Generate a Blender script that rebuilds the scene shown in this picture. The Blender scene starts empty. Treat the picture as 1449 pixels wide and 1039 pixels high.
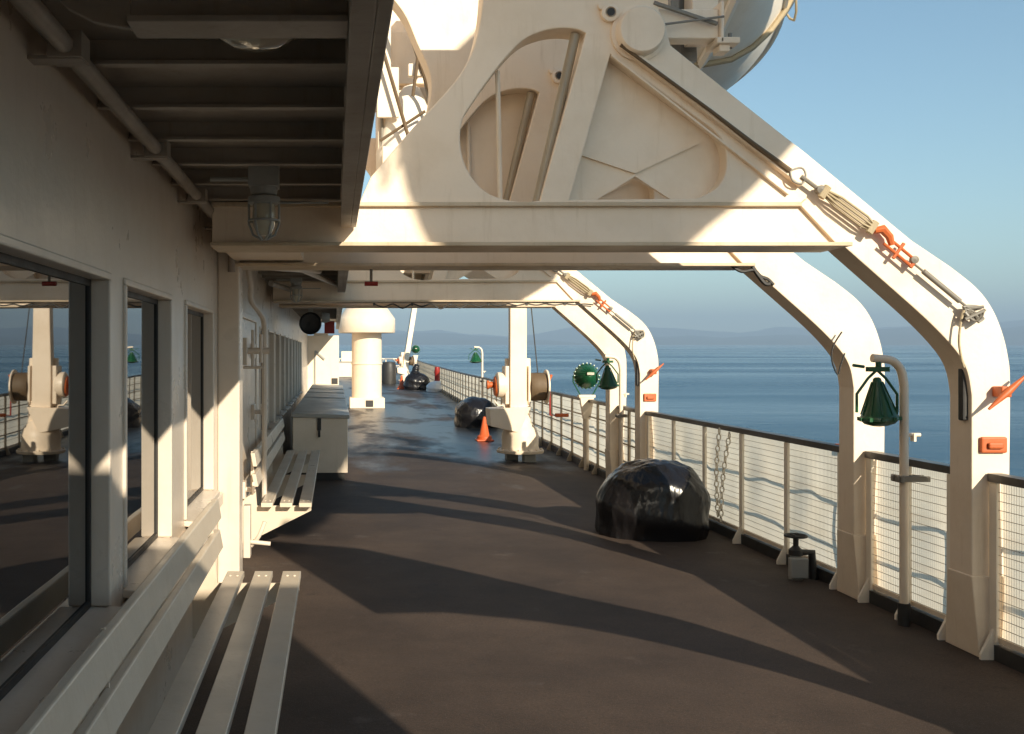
import bpy, bmesh, math, random
from mathutils import Vector, Matrix, noise as mnoise
random.seed(7)
S = bpy.context.scene
C = S.collection
PI = math.pi
# ------------------------------------------------------------------ frame of the ship
F = 1400.0; VX = 474.0; VY = 500.0; EYE = 1.7
def px(u, v, Y):                       # a point on the cross-ship plane at distance Y
    return ((u - VX) * Y / F, EYE + (VY - v) * Y / F)
Y1 = 5.53                              # front of the first davit frame
def sheer(y): return 0.00010 * max(0.0, y - 15.0) ** 2
def rail_x(y):
    pts = [(-9, 3.72), (5.5, 3.68), (11.45, 3.63), (17.4, 3.82), (32, 4.16), (70, 5.5)]
    for (a, b), (c, d) in zip(pts, pts[1:]):
        if y <= c: return b + (d - b) * (y - a) / (c - a)
    return pts[-1][1]

# ------------------------------------------------------------------ materials
def nd(nt, t, **k):
    n = nt.nodes.new(t)
    for a, b in k.items(): setattr(n, a, b)
    return n
def base_mat(name):
    m = bpy.data.materials.new(name); m.use_nodes = True
    nt = m.node_tree
    return m, nt, nt.nodes['Principled BSDF']
def ramp(nt, src, a, b, ca=(0,0,0,1), cb=(1,1,1,1)):
    r = nd(nt, 'ShaderNodeValToRGB')
    r.color_ramp.elements[0].position = a; r.color_ramp.elements[0].color = ca
    r.color_ramp.elements[1].position = b; r.color_ramp.elements[1].color = cb
    nt.links.new(src, r.inputs[0]); return r
def noise(nt, vec, scale, detail=4, rough=.6):
    n = nd(nt, 'ShaderNodeTexNoise'); n.inputs['Scale'].default_value = scale
    n.inputs['Detail'].default_value = detail; n.inputs['Roughness'].default_value = rough
    nt.links.new(vec, n.inputs['Vector']); return n
def mix(nt, fac, a, b):
    n = nd(nt, 'ShaderNodeMix', data_type='RGBA')
    if isinstance(fac, float): n.inputs[0].default_value = fac
    else: nt.links.new(fac, n.inputs[0])
    for i, v in ((6, a), (7, b)):
        if isinstance(v, tuple): n.inputs[i].default_value = v
        else: nt.links.new(v, n.inputs[i])
    return n.outputs[2]
def c4(c): return (c[0], c[1], c[2], 1)
def paint(name, col, rough=.38, dirt=.35, rust=0.5, bump=.12, spec=.5, streak=True):
    m, nt, p = base_mat(name)
    g = nd(nt, 'ShaderNodeNewGeometry').outputs['Position']
    n1 = noise(nt, g, 2.3, 6, .65)
    mp = nd(nt, 'ShaderNodeMapping'); mp.inputs['Scale'].default_value = (9, 9, .8)
    nt.links.new(g, mp.inputs[0])
    n2 = noise(nt, mp.outputs[0], 1.6, 5, .7)
    f1 = ramp(nt, n1.outputs['Fac'], .42, .78)
    dcol = tuple(c * k for c, k in zip(col, (.72, .66, .56)))
    c = mix(nt, f1.outputs[0], c4(col), c4(tuple(a + (b - a) * dirt for a, b in zip(col, dcol))))
    if streak:
        f2 = ramp(nt, n2.outputs['Fac'], .56, .8)
        c = mix(nt, f2.outputs[0], c, c4(tuple(a + (b - a) * min(1, dirt * 1.3) for a, b in zip(col, dcol))))
    if rust > 0:
        n3 = noise(nt, g, 5.2, 8, .75)
        f3 = ramp(nt, n3.outputs['Fac'], .735 - .03 * rust, .775)
        c = mix(nt, f3.outputs[0], c, (.20, .085, .03, 1))
    nt.links.new(c, p.inputs['Base Color'])
    rr = ramp(nt, n1.outputs['Fac'], .3, .8, (rough * .8,) * 3 + (1,), (min(1, rough * 1.5),) * 3 + (1,))
    nt.links.new(rr.outputs[0], p.inputs['Roughness'])
    p.inputs['Specular IOR Level'].default_value = spec
    if bump:
        n4 = noise(nt, g, 38, 3, .5); n5 = noise(nt, g, 3.0, 2, .5)
        ad = nd(nt, 'ShaderNodeMath', operation='MULTIPLY_ADD')
        nt.links.new(n5.outputs['Fac'], ad.inputs[0]); ad.inputs[1].default_value = 5.0
        nt.links.new(n4.outputs['Fac'], ad.inputs[2])
        b = nd(nt, 'ShaderNodeBump'); b.inputs['Strength'].default_value = bump; b.inputs['Distance'].default_value = .01
        nt.links.new(ad.outputs[0], b.inputs['Height']); nt.links.new(b.outputs[0], p.inputs['Normal'])
    return m
M = {}
M['white'] = paint('white_paint', (.86, .72, .565), rough=.42, rust=.55)
M['davit'] = paint('davit_paint', (.87, .725, .57), rough=.45, rust=1.2, dirt=.45)
M['wall'] = paint('wall_paint', (.71, .615, .515), rough=.3, dirt=.4, rust=.3, bump=.1)
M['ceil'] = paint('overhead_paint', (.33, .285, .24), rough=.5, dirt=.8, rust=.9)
M['slat'] = paint('bench_paint', (.68, .58, .46), rough=.33, dirt=.35, rust=.2)
M['lid'] = paint('locker_lid_paint', (.40, .38, .34), rough=.35, dirt=.5, rust=.2)
M['boat'] = paint('boat_paint', (.92, .85, .74), rough=.5, dirt=.25, rust=.1)
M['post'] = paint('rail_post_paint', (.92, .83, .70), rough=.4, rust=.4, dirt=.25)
M['midrail'] = paint('shaded_rail_paint', (.46, .38, .28), rough=.5, rust=.8, dirt=.5)  # shade put into the colour of the far posts and mid rails
M['mesh'] = paint('painted_wire', (.50, .45, .37), rough=.5, dirt=.3, rust=.3, bump=0)
M['worn'] = paint('worn_edge_paint', (.60, .48, .34), rough=.5, dirt=1.0, rust=3.2)
M['ram'] = paint('ram_steel', (.36, .30, .22), rough=.35, dirt=.5, rust=.5)
M['chain'] = paint('galvanised_chain', (.78, .70, .56), rough=.5, dirt=.4, rust=.5)
M['grey'] = paint('grey_paint', (.34, .34, .32), rough=.45, dirt=.4, rust=.8)
M['rail'] = paint('rail_cap', (.075, .07, .065), rough=.4, dirt=.4, rust=.2, spec=.4)
M['dark'] = paint('dark_steel', (.03, .028, .026), rough=.5, dirt=.4, rust=.4)
M['steel'] = paint('worn_steel', (.22, .20, .17), rough=.42, dirt=.6, rust=.9)
M['orange'] = paint('orange_paint', (.56, .125, .03), rough=.45, dirt=.7, rust=1.2)
M['red'] = paint('red_paint', (.30, .02, .015), rough=.4, dirt=.4, rust=.1)
M['cone'] = paint('cone_plastic', (.60, .105, .025), rough=.45, dirt=.3, rust=0, streak=False)
M['green'] = paint('lamp_enamel', (.010, .085, .030), rough=.28, dirt=.5, rust=0, spec=.6)
M['rope'] = paint('rope_fibre', (.42, .34, .22), rough=.8, dirt=.5, rust=0, bump=.5)
M['wirerope'] = paint('wire_rope', (.13, .085, .045), rough=.6, dirt=.6, rust=.5)
M['blackrope'] = paint('black_rope', (.012, .012, .012), rough=.6, dirt=.2, rust=0)
M['grate'] = paint('galvanised_wire', (.30, .28, .25), rough=.5, dirt=.3, rust=.3, bump=0)
M['speaker'] = paint('black_grille', (.01, .01, .011), rough=.45, dirt=.2, rust=0)

def m_deck():
    m, nt, p = base_mat('deck_coating')
    g = nd(nt, 'ShaderNodeNewGeometry').outputs['Position']
    n1 = noise(nt, g, .9, 8, .65); n2 = noise(nt, g, 60, 4, .7)
    mp = nd(nt, 'ShaderNodeMapping'); mp.inputs['Scale'].default_value = (1.0, .35, 1); nt.links.new(g, mp.inputs[0])
    n3 = noise(nt, mp.outputs[0], .55, 6, .62)
    c = mix(nt, ramp(nt, n1.outputs['Fac'], .35, .7).outputs[0], (.044, .029, .023, 1), (.112, .076, .056, 1))
    c = mix(nt, ramp(nt, n2.outputs['Fac'], .35, .75).outputs[0], c, (.040, .032, .028, 1))
    n6 = noise(nt, g, 4.5, 6, .7)
    c = mix(nt, ramp(nt, n6.outputs['Fac'], .60, .74).outputs[0], c, (.036, .028, .025, 1))
    n7 = noise(nt, g, 170, 2, .6); n8 = noise(nt, g, 1.7, 7, .7)
    c = mix(nt, ramp(nt, n7.outputs['Fac'], .58, .72).outputs[0], c, (.15, .12, .10, 1))
    c = mix(nt, ramp(nt, n8.outputs['Fac'], .60, .78).outputs[0], c, (.13, .105, .09, 1))
    # damp patches further along the deck
    sx = nd(nt, 'ShaderNodeSeparateXYZ'); nt.links.new(g, sx.inputs[0])
    yr = nd(nt, 'ShaderNodeMapRange'); nt.links.new(sx.outputs['Y'], yr.inputs[0])
    yr.inputs[1].default_value = 9; yr.inputs[2].default_value = 19; yr.inputs[3].default_value = -.22; yr.inputs[4].default_value = .16
    ad = nd(nt, 'ShaderNodeMath', operation='ADD'); nt.links.new(yr.outputs[0], ad.inputs[0]); nt.links.new(n3.outputs['Fac'], ad.inputs[1])
    wet = ramp(nt, ad.outputs[0], .50, .66)
    c = mix(nt, wet.outputs[0], c, (.030, .032, .034, 1))
    nt.links.new(c, p.inputs['Base Color'])
    rr = mix(nt, wet.outputs[0], (.72, .72, .72, 1), (.33, .33, .33, 1))
    nt.links.new(rr, p.inputs['Roughness'])
    sp = nd(nt, 'ShaderNodeMapRange'); nt.links.new(wet.outputs[0], sp.inputs[0])
    sp.inputs[3].default_value = .22; sp.inputs[4].default_value = .45
    nt.links.new(sp.outputs[0], p.inputs['Specular IOR Level'])
    b = nd(nt, 'ShaderNodeBump'); b.inputs['Strength'].default_value = .35; b.inputs['Distance'].default_value = .006
    nt.links.new(n2.outputs['Fac'], b.inputs['Height'])
    b2 = nd(nt, 'ShaderNodeBump'); b2.inputs['Strength'].default_value = .5; b2.inputs['Distance'].default_value = .02
    nt.links.new(noise(nt, g, 2.2, 3, .5).outputs['Fac'], b2.inputs['Height']); nt.links.new(b.outputs[0], b2.inputs['Normal'])
    nt.links.new(b2.outputs[0], p.inputs['Normal'])
    return m
M['deck'] = m_deck()
def m_glass():
    m, nt, p = base_mat('window_glass')
    p.inputs['Base Color'].default_value = (.006, .007, .008, 1); p.inputs['Roughness'].default_value = .012
    p.inputs['IOR'].default_value = 3.8
    g = nd(nt, 'ShaderNodeNewGeometry').outputs['Position']
    b = nd(nt, 'ShaderNodeBump'); b.inputs['Strength'].default_value = .05; b.inputs['Distance'].default_value = .02
    nt.links.new(noise(nt, g, 1.6, 1, .4).outputs['Fac'], b.inputs['Height']); nt.links.new(b.outputs[0], p.inputs['Normal'])
    return m
M['glass'] = m_glass()
def m_lens():
    m, nt, p = base_mat('lamp_glass')
    p.inputs['Base Color'].default_value = (.55, .50, .38, 1); p.inputs['Roughness'].default_value = .12
    p.inputs['Coat Weight'].default_value = 1
    return m
M['lens'] = m_lens()
def m_canvas():
    m, nt, p = base_mat('windbreak_canvas')
    out = [n for n in nt.nodes if n.type == 'OUTPUT_MATERIAL'][0]
    g = nd(nt, 'ShaderNodeNewGeometry').outputs['Position']
    n1 = noise(nt, g, 2.2, 5, .6)
    c = mix(nt, ramp(nt, n1.outputs['Fac'], .4, .75).outputs[0], (.95, .87, .73, 1), (.90, .80, .64, 1))
    nt.links.new(c, p.inputs['Base Color']); p.inputs['Roughness'].default_value = .7
    t = nd(nt, 'ShaderNodeBsdfTranslucent'); nt.links.new(c, t.inputs[0])
    mx = nd(nt, 'ShaderNodeMixShader'); mx.inputs[0].default_value = .82
    nt.links.new(p.outputs[0], mx.inputs[1]); nt.links.new(t.outputs[0], mx.inputs[2]); nt.links.new(mx.outputs[0], out.inputs[0])
    return m
M['canvas'] = m_canvas()
def m_plastic():
    m, nt, p = base_mat('black_sheeting')
    p.inputs['Base Color'].default_value = (.010, .009, .010, 1); p.inputs['Roughness'].default_value = .27
    p.inputs['Specular IOR Level'].default_value = .45
    g = nd(nt, 'ShaderNodeTexCoord').outputs['Object']
    mp = nd(nt, 'ShaderNodeMapping'); mp.inputs['Scale'].default_value = (1, 1, .45); nt.links.new(g, mp.inputs[0])
    b = nd(nt, 'ShaderNodeBump'); b.inputs['Strength'].default_value = .55; b.inputs['Distance'].default_value = .05
    nt.links.new(noise(nt, mp.outputs[0], 6, 3, .55).outputs['Fac'], b.inputs['Height']); nt.links.new(b.outputs[0], p.inputs['Normal'])
    return m
M['plastic'] = m_plastic()
M['whiteplastic'] = paint('white_sheeting', (.75, .74, .72), rough=.4, dirt=.2, rust=0)
def m_sea():
    m, nt, p = base_mat('sea_water')
    g = nd(nt, 'ShaderNodeNewGeometry').outputs['Position']
    p.inputs['Base Color'].default_value = (.006, .058, .115, 1); p.inputs['IOR'].default_value = 1.33
    mp = nd(nt, 'ShaderNodeMapping'); mp.inputs['Scale'].default_value = (.0022, .008, .01); mp.inputs['Rotation'].default_value = (0, 0, .12)
    nt.links.new(g, mp.inputs[0])
    nb = noise(nt, mp.outputs[0], 1.0, 5, .55)
    r = ramp(nt, nb.outputs['Fac'], .38, .66, (.30,) * 3 + (1,), (.14,) * 3 + (1,)); nt.links.new(r.outputs[0], p.inputs['Roughness'])
    mp2 = nd(nt, 'ShaderNodeMapping'); mp2.inputs['Scale'].default_value = (.35, .8, 1); nt.links.new(g, mp2.inputs[0])
    w1 = noise(nt, mp2.outputs[0], .6, 9, .68)
    mp3 = nd(nt, 'ShaderNodeMapping'); mp3.inputs['Scale'].default_value = (.02, .06, 1); nt.links.new(g, mp3.inputs[0])
    w2 = noise(nt, mp3.outputs[0], 1.0, 4, .55)
    st = ramp(nt, nb.outputs['Fac'], .36, .64, (1.0,) * 3 + (1,), (.32,) * 3 + (1,))
    b = nd(nt, 'ShaderNodeBump'); b.inputs['Distance'].default_value = .7
    nt.links.new(st.outputs[0], b.inputs['Strength']); nt.links.new(w1.outputs['Fac'], b.inputs['Height'])
    b2 = nd(nt, 'ShaderNodeBump'); b2.inputs['Distance'].default_value = 2.2; b2.inputs['Strength'].default_value = .7
    nt.links.new(w2.outputs['Fac'], b2.inputs['Height']); nt.links.new(b.outputs[0], b2.inputs['Normal'])
    nt.links.new(b2.outputs[0], p.inputs['Normal'])
    return m
M['sea'] = m_sea()
def m_hill():
    m, nt, p = base_mat('wooded_hill')
    g = nd(nt, 'ShaderNodeNewGeometry').outputs['Position']
    n = noise(nt, g, .004, 6, .6)
    c = mix(nt, ramp(nt, n.outputs['Fac'], .4, .65).outputs[0], (.03, .045, .04, 1), (.06, .065, .05, 1))
    nt.links.new(c, p.inputs['Base Color']); p.inputs['Roughness'].default_value = .95
    return m
M['hill'] = m_hill()

# ------------------------------------------------------------------ mesh builder
def link(o, parent=None):
    C.objects.link(o)
    if parent is not None: o.parent = parent
    return o
class MB:
    def __init__(s): s.v = []; s.f = []; s.sm = []
    def add(s, vs, fs, smooth=False):
        k = len(s.v); s.v += [tuple(v) for v in vs]
        s.f += [tuple(i + k for i in f) for f in fs]; s.sm += [smooth] * len(fs); return s
    def box(s, x0, x1, y0, y1, z0, z1):
        return s.add([(x0,y0,z0),(x1,y0,z0),(x1,y1,z0),(x0,y1,z0),(x0,y0,z1),(x1,y0,z1),(x1,y1,z1),(x0,y1,z1)],
                     [(0,3,2,1),(4,5,6,7),(0,1,5,4),(1,2,6,5),(2,3,7,6),(3,0,4,7)])
    def hexa(s, pts): return s.add(pts, [(0,3,2,1),(4,5,6,7),(0,1,5,4),(1,2,6,5),(2,3,7,6),(3,0,4,7)])
    def prism(s, poly, axis, a, b):    # poly of 2-D points, extruded from a to b along axis 'x','y','z'
        n = len(poly)
        def P(q, t): return {'x': (t, q[0], q[1]), 'y': (q[0], t, q[1]), 'z': (q[0], q[1], t)}[axis]
        vs = [P(q, a) for q in poly] + [P(q, b) for q in poly]
        fs = [tuple(range(n))[::-1], tuple(range(n, 2 * n))] + [(i, (i + 1) % n, n + (i + 1) % n, n + i) for i in range(n)]
        return s.add(vs, fs)
    def tube(s, pts, r, n=10, smooth=True):
        pts = [Vector(p) for p in pts]; vs = []; fs = []
        rs = r if isinstance(r, (list, tuple)) else [r] * len(pts)
        up = None
        for i, p in enumerate(pts):
            d = (pts[min(i + 1, len(pts) - 1)] - pts[max(i - 1, 0)]).normalized()
            if up is None:
                up = Vector((0, 0, 1)) if abs(d.z) < .9 else Vector((1, 0, 0))
            a = (up - d * up.dot(d)).normalized(); up = a; b = d.cross(a)
            for k in range(n):
                t = 2 * PI * k / n; vs.append(p + (a * math.cos(t) + b * math.sin(t)) * rs[i])
        for i in range(len(pts) - 1):
            for k in range(n):
                fs.append((i * n + k, i * n + (k + 1) % n, (i + 1) * n + (k + 1) % n, (i + 1) * n + k))
        s.add(vs, fs, smooth)
        s.add(vs[:n], [tuple(range(n))[::-1]]); s.add(vs[-n:], [tuple(range(n))]); return s
    def bar(s, p0, p1, w, t, up=(0, 1, 0)):   # rectangular bar: w across, t along 'up'
        p0 = Vector(p0); p1 = Vector(p1); d = (p1 - p0).normalized(); u = Vector(up); u = (u - d * u.dot(d)).normalized(); q = d.cross(u)
        o = [q * a * w / 2 + u * b * t / 2 for a, b in ((-1,-1),(1,-1),(1,1),(-1,1))]
        return s.hexa([p0 + k for k in o] + [p1 + k for k in o])
    def lathe(s, prof, c=(0,0,0), axis=(0,0,1), n=32, smooth=True):   # prof of (r, h)
        q = Vector((0, 0, 1)).rotation_difference(Vector(axis)); c = Vector(c); vs = []; fs = []
        for r, h in prof:
            for k in range(n):
                t = 2 * PI * k / n; vs.append(c + q @ Vector((r * math.cos(t), r * math.sin(t), h)))
        for i in range(len(prof) - 1):
            for k in range(n): fs.append((i*n+k, i*n+(k+1)%n, (i+1)*n+(k+1)%n, (i+1)*n+k))
        s.add(vs, fs, smooth)
        s.add(vs[:n], [tuple(range(n))[::-1]]); s.add(vs[-n:], [tuple(range(n))]); return s
    def build(s, name, mat, parent=None, bevel=0, origin=None):
        me = bpy.data.meshes.new(name); vs = s.v
        if origin is not None: vs = [tuple(Vector(v) - Vector(origin)) for v in vs]
        me.from_pydata(vs, [], s.f)
        for p, q in zip(me.polygons, s.sm): p.use_smooth = q
        bm = bmesh.new(); bm.from_mesh(me); bmesh.ops.recalc_face_normals(bm, faces=bm.faces); bm.to_mesh(me); bm.free()
        if any(s.sm): me.set_sharp_from_angle(angle=.75)
        me.materials.append(M[mat]); o = bpy.data.objects.new(name, me); link(o, parent)
        if origin is not None: o.location = origin
        if bevel:
            b = o.modifiers.new('edge', 'BEVEL'); b.width = bevel; b.segments = 2; b.limit_method = 'ANGLE'; b.angle_limit = .7
        return o
def tag(o, label=None, cat=None, group=None, kind=None):
    for k, v in (('label', label), ('category', cat), ('group', group), ('kind', kind)):
        if v: o[k] = v
    return o
def empty(name, loc, label, cat, group=None):
    o = bpy.data.objects.new(name, None); o.location = loc; o.empty_display_size = .2; link(o); return tag(o, label, cat, group)
def copy_tree(o, parent=None):
    c = o.copy(); C.objects.link(c)
    if parent is not None: c.parent = parent
    for ch in list(o.children): copy_tree(ch, c)
    return c
def sub(pts, n=5, closed=False):       # smooth a polyline (Catmull-Rom)
    P = [Vector(p) for p in pts]; out = []
    for i in range(len(P) - 1):
        a = P[max(i-1, 0)]; b = P[i]; c = P[i+1]; d = P[min(i+2, len(P)-1)]
        for k in range(n):
            t = k / n
            out.append(.5 * ((2*b) + (c-a)*t + (2*a-5*b+4*c-d)*t*t + (3*b-a-3*c+d)*t**3))
    out.append(P[-1]); return out
def plate(name, loops, y0, th, mat, parent, bev=.007):   # outline with holes, lying across the ship from y0 to y0+th
    cu = bpy.data.curves.new(name, 'CURVE'); cu.dimensions = '2D'; cu.fill_mode = 'BOTH'
    for lp in loops:
        sp = cu.splines.new('POLY'); sp.points.add(len(lp) - 1)
        for p, q in zip(sp.points, lp): p.co = (q[0], q[1], 0, 1)
        sp.use_cyclic_u = True
    cu.extrude = th / 2 - bev; cu.bevel_depth = bev; cu.bevel_resolution = 1; cu.offset = -bev
    t = bpy.data.objects.new('t', cu); C.objects.link(t)
    dg = bpy.context.evaluated_depsgraph_get()
    me = bpy.data.meshes.new_from_object(t.evaluated_get(dg)); bpy.data.objects.remove(t); me.name = name
    me.transform(Matrix(((1,0,0,0),(0,0,-1,y0 + th/2),(0,1,0,0),(0,0,0,1))))
    for p in me.polygons: p.use_smooth = False
    me.materials.clear(); me.materials.append(M[mat]); return link(bpy.data.objects.new(name, me), parent)
def pl(pts, Y=Y1): return [px(u, v, Y) for u, v in pts]
def spl(pts, n=4): return [(v.x, v.y) for v in sub([(a, b, 0) for a, b in pts], n)]

# ================================================================== SETTING
def strip(name, fn, ys, zf, mat):      # deck sheet following the sheer
    m = MB(); vs = []; fs = []
    for y in ys:
        x0, x1 = fn(y); vs += [(x0, y, zf(y)), (x1, y, zf(y))]
    for i in range(len(ys) - 1): fs.append((2*i, 2*i+1, 2*i+3, 2*i+2))
    m.add(vs, fs, True); return m.build(name, mat)
ysd = [-9, -4, 0, 3, 5.5, 8.5, 11.45, 14, 17.4] + list(range(20, 75, 3))
tag(strip('deck', lambda y: (-4.2, rail_x(y) + .22), ysd, sheer, 'deck'), kind='structure')
m = MB()                                # ship's side below the deck edge
vs = []; fs = []
for y in ysd:
    vs += [(rail_x(y) + .22, y, sheer(y)), (rail_x(y) + .22, y, sheer(y) - .35), (rail_x(y) - .1, y, -14)]
for i in range(len(ysd) - 1):
    for k in range(2): fs.append((3*i+k, 3*i+k+1, 3*i+3+k+1, 3*i+3+k))
m.add(vs, fs)
tag(m.build('ship_side', 'white'), kind='structure')

TILT = math.atan(14 / 1400.0)           # the ship is trimmed slightly by the head
def tilted(o): o.rotation_euler = (TILT, 0, 0); return o
SEA = -13.0
m = MB(); R = 16000; n = 96
rings = [0.01, 20, 60, 150, 400, 1000, 2500, 6000, R]
vs = []; fs = []
for r in rings:
    for k in range(n): vs.append((r * math.cos(2*PI*k/n), r * math.sin(2*PI*k/n), 0))
for i in range(len(rings) - 1):
    for k in range(n): fs.append((i*n+k, i*n+(k+1)%n, (i+1)*n+(k+1)%n, (i+1)*n+k))
m.add(vs, fs, True); o = m.build('sea', 'sea'); o.location = (0, 0, SEA); tilted(o); tag(o, kind='structure')
def hills(name, rad, depth, base, amp, seed, gap):
    rnd = random.Random(seed); n = 420; ph = [rnd.uniform(0, 6.28) for _ in range(9)]; m = MB(); vs = []; fs = []
    for k in range(n):
        t = 2*PI*k/n
        h = base + amp * sum(math.sin(t * f + p) / w for f, p, w in zip((3, 5, 9, 14, 23, 37, 61, 97, 140), ph, (2.6, 2.8, 3, 3.6, 4.6, 6, 9, 13, 18)))
        h = max(6, h)
        for j, (d, z) in enumerate(((0, -3), (.12, .35), (.3, .66), (.55, .88), (.8, 1), (1, .5))):
            rr = rad + depth * d + 120 * math.sin(t * 47 + j * 2.1 + ph[j]); vs.append((rr * math.cos(t), rr * math.sin(t), h * z if j else -3))
    q = 6
    for k in range(n):
        for j in range(q - 1): fs.append((k*q+j, ((k+1)%n)*q+j, ((k+1)%n)*q+j+1, k*q+j+1))
    m.add(vs, fs, True); o = m.build(name, 'hill'); o.location = (0, 0, SEA); tilted(o); tag(o, kind='structure')
hills('hills', 9000, 2600, 95, 95, 5, 0)
hills('far_hills', 12600, 2400, 225, 150, 11, 0)

HAZE = 1.9e-4
if HAZE:
    m = MB().box(-16400, 16400, -16400, 16400, -2.0, 470)
    hz, nt, p = base_mat('sea_haze'); nt.nodes.remove(p)
    out = [q for q in nt.nodes if q.type == 'OUTPUT_MATERIAL'][0]
    v = nd(nt, 'ShaderNodeVolumePrincipled'); v.inputs['Color'].default_value = (.45, .61, .80, 1); v.inputs['Density'].default_value = HAZE
    v.inputs['Anisotropy'].default_value = 0
    nt.links.new(v.outputs[0], out.inputs['Volume']); M['haze'] = hz
    o = m.build('haze', 'haze'); o.location = (0, 0, SEA); tilted(o); tag(o, kind='stuff')

# ================================================================== DECKHOUSE
XW = -.80; HS = .80; HT = 1.97; HC = 2.60
house = empty('deckhouse', (XW, 8, 0), 'cream painted deckhouse with a row of windows and a dark overhanging roof', 'deckhouse')
def hp(mb, name, mat, parent=None, bevel=0):     # part of the deckhouse, kept in world coordinates
    o = mb.build(name, mat, parent or house, bevel)
    if parent is None: o.matrix_parent_inverse = Matrix.Translation((-XW, -8, 0))
    return o
wins = [(1.0, 3.48), (3.75, 4.79), (5.28, 6.44)] + [(10.5 + 1.32 * k, 10.5 + 1.32 * k + 1.02) for k in range(10)]
door = (8.15, 9.75)
YE = 28.98
m = MB()
m.box(-4.0, XW - .16, -9, YE, 0, HC)
m.box(XW - .16, XW, -9, door[0], 0, HS).box(XW - .16, XW, door[1], YE, 0, HS)
m.box(XW - .16, XW, -9, YE, HT, HC)
e = -9
cuts = sorted(wins + [door])
for a, b in cuts:
    m.box(XW - .16, XW, e, a, HS, HT); e = b
m.box(XW - .16, XW, e, YE, HS, HT)
hp(m, 'wall', 'wall')
for a, b in wins:
    f = MB(); w = .012
    x0, x1 = XW - .075, XW + .012
    f.box(x0, x1, a - .02, b + .02, HT - w, HT + .015).box(x0, x1, a - .02, a + w, HS + w, HT - w).box(x0, x1, b - w, b + .02, HS + w, HT - w)
    f.hexa([(x0, a-.02, HS-.01), (XW+.05, a-.02, HS-.03), (XW+.05, b+.02, HS-.03), (x0, b+.02, HS-.01),
            (x0, a-.02, HS+w), (XW+.05, a-.02, HS+.004), (XW+.05, b+.02, HS+.004), (x0, b+.02, HS+w)])
    fr = hp(f, 'window', 'wall', None, .006)
    MB().box(XW-.064, XW-.054, a+.012, b-.012, HT-.035, HT-.012).box(XW-.064, XW-.054, a+.012, b-.012, HS+.012, HS+.035).box(XW-.064, XW-.054, a+.012, a+.034, HS+.035, HT-.035).box(XW-.064, XW-.054, b-.034, b-.012, HS+.035, HT-.035).build('gasket', 'dark', fr)
    pn = MB().box(XW - .10, XW - .062, a - .03, b + .03, HS - .03, HT + .03).build('pane', 'glass', fr)
# ledge running under the window row, two wall battens below
m = MB(); m.box(XW, XW + .045, -9, 6.70, HS - .12, HS - .04); hp(m, 'sill_ledge', 'wall', None, .008)
m = MB()
m.box(XW, XW + .15, 6.74, 6.98, 0, HC); m.box(XW, XW + .13, 12.9, 13.1, 0, HC)
hp(MB().box(XW, XW + .15, 6.74, 6.98, 0, HC), 'pillar', 'wall', None, .012)
d = hp(MB().box(XW - .05, XW + .015, door[0] + .01, door[1] - .01, .12, 2.0), 'door', 'wall', None, .01)
fr = MB().box(XW - .1, XW + .03, door[0] - .06, door[0], .05, 2.05).box(XW - .1, XW + .03, door[1], door[1] + .06, .05, 2.05).box(XW-.1, XW+.03, door[0], door[1], 2.0, 2.06).box(XW-.1, XW+.03, door[0], door[1], .05, .12)
hp(fr, 'door_frame', 'wall', None, .008)
for y, z in ((9.3, 1.72), (9.3, 1.15), (9.3, .55), (8.35, .55)):
    k = MB().tube([(XW + .01, y, z), (XW + .13, y, z)], .022, 8).bar((XW + .11, y, z - .02), (XW + .125, y - .16, z + .07), .035, .022, (1, 0, 0))
    k.box(XW + .01, XW + .05, y - .07, y + .07, z - .07, z + .07); k.build('handle', 'wall', d, .004)
# big dog clamp and pipe next to the door
k = MB(); k.box(XW + .015, XW + .06, 8.3, 8.52, 1.60, 1.83).tube([(XW + .05, 8.42, 1.72), (XW + .24, 8.44, 1.72)], .028, 10)
k.tube([(XW + .17, 8.42, 1.62), (XW + .17, 8.42, 1.86)], .018, 8).tube([(XW + .1, 8.42, 1.58), (XW + .1, 8.42, 1.9)], .014, 8).tube([(XW + .02, 8.42, 1.58), (XW + .2, 8.42, 1.58)], .014, 8)
hp(k, 'door_clamp', 'wall', None, .004)
k = MB().tube(sub([(XW + .03, 8.5, 2.56), (XW + .07, 8.55, 2.3), (XW + .07, 8.6, 2.16), (XW + .14, 8.7, 2.05), (XW + .17, 8.8, 1.94), (XW + .17, 8.82, 1.5), (XW + .17, 8.82, .3)], 5), .024, 8)
hp(k, 'conduit', 'wall')
k = MB().tube(sub([(XW + .2, 7.1, .32), (XW + .26, 7.05, .40), (XW + .30, 7.05, .50)], 4), .016, 8).tube([(XW + .15, 7.06, .36), (XW + .34, 7.06, .34)], .016, 8).box(XW + .15, XW + .2, 7.0, 7.1, .25, .62)
hp(k, 'hose_bracket', 'wall', None, .004)
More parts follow.
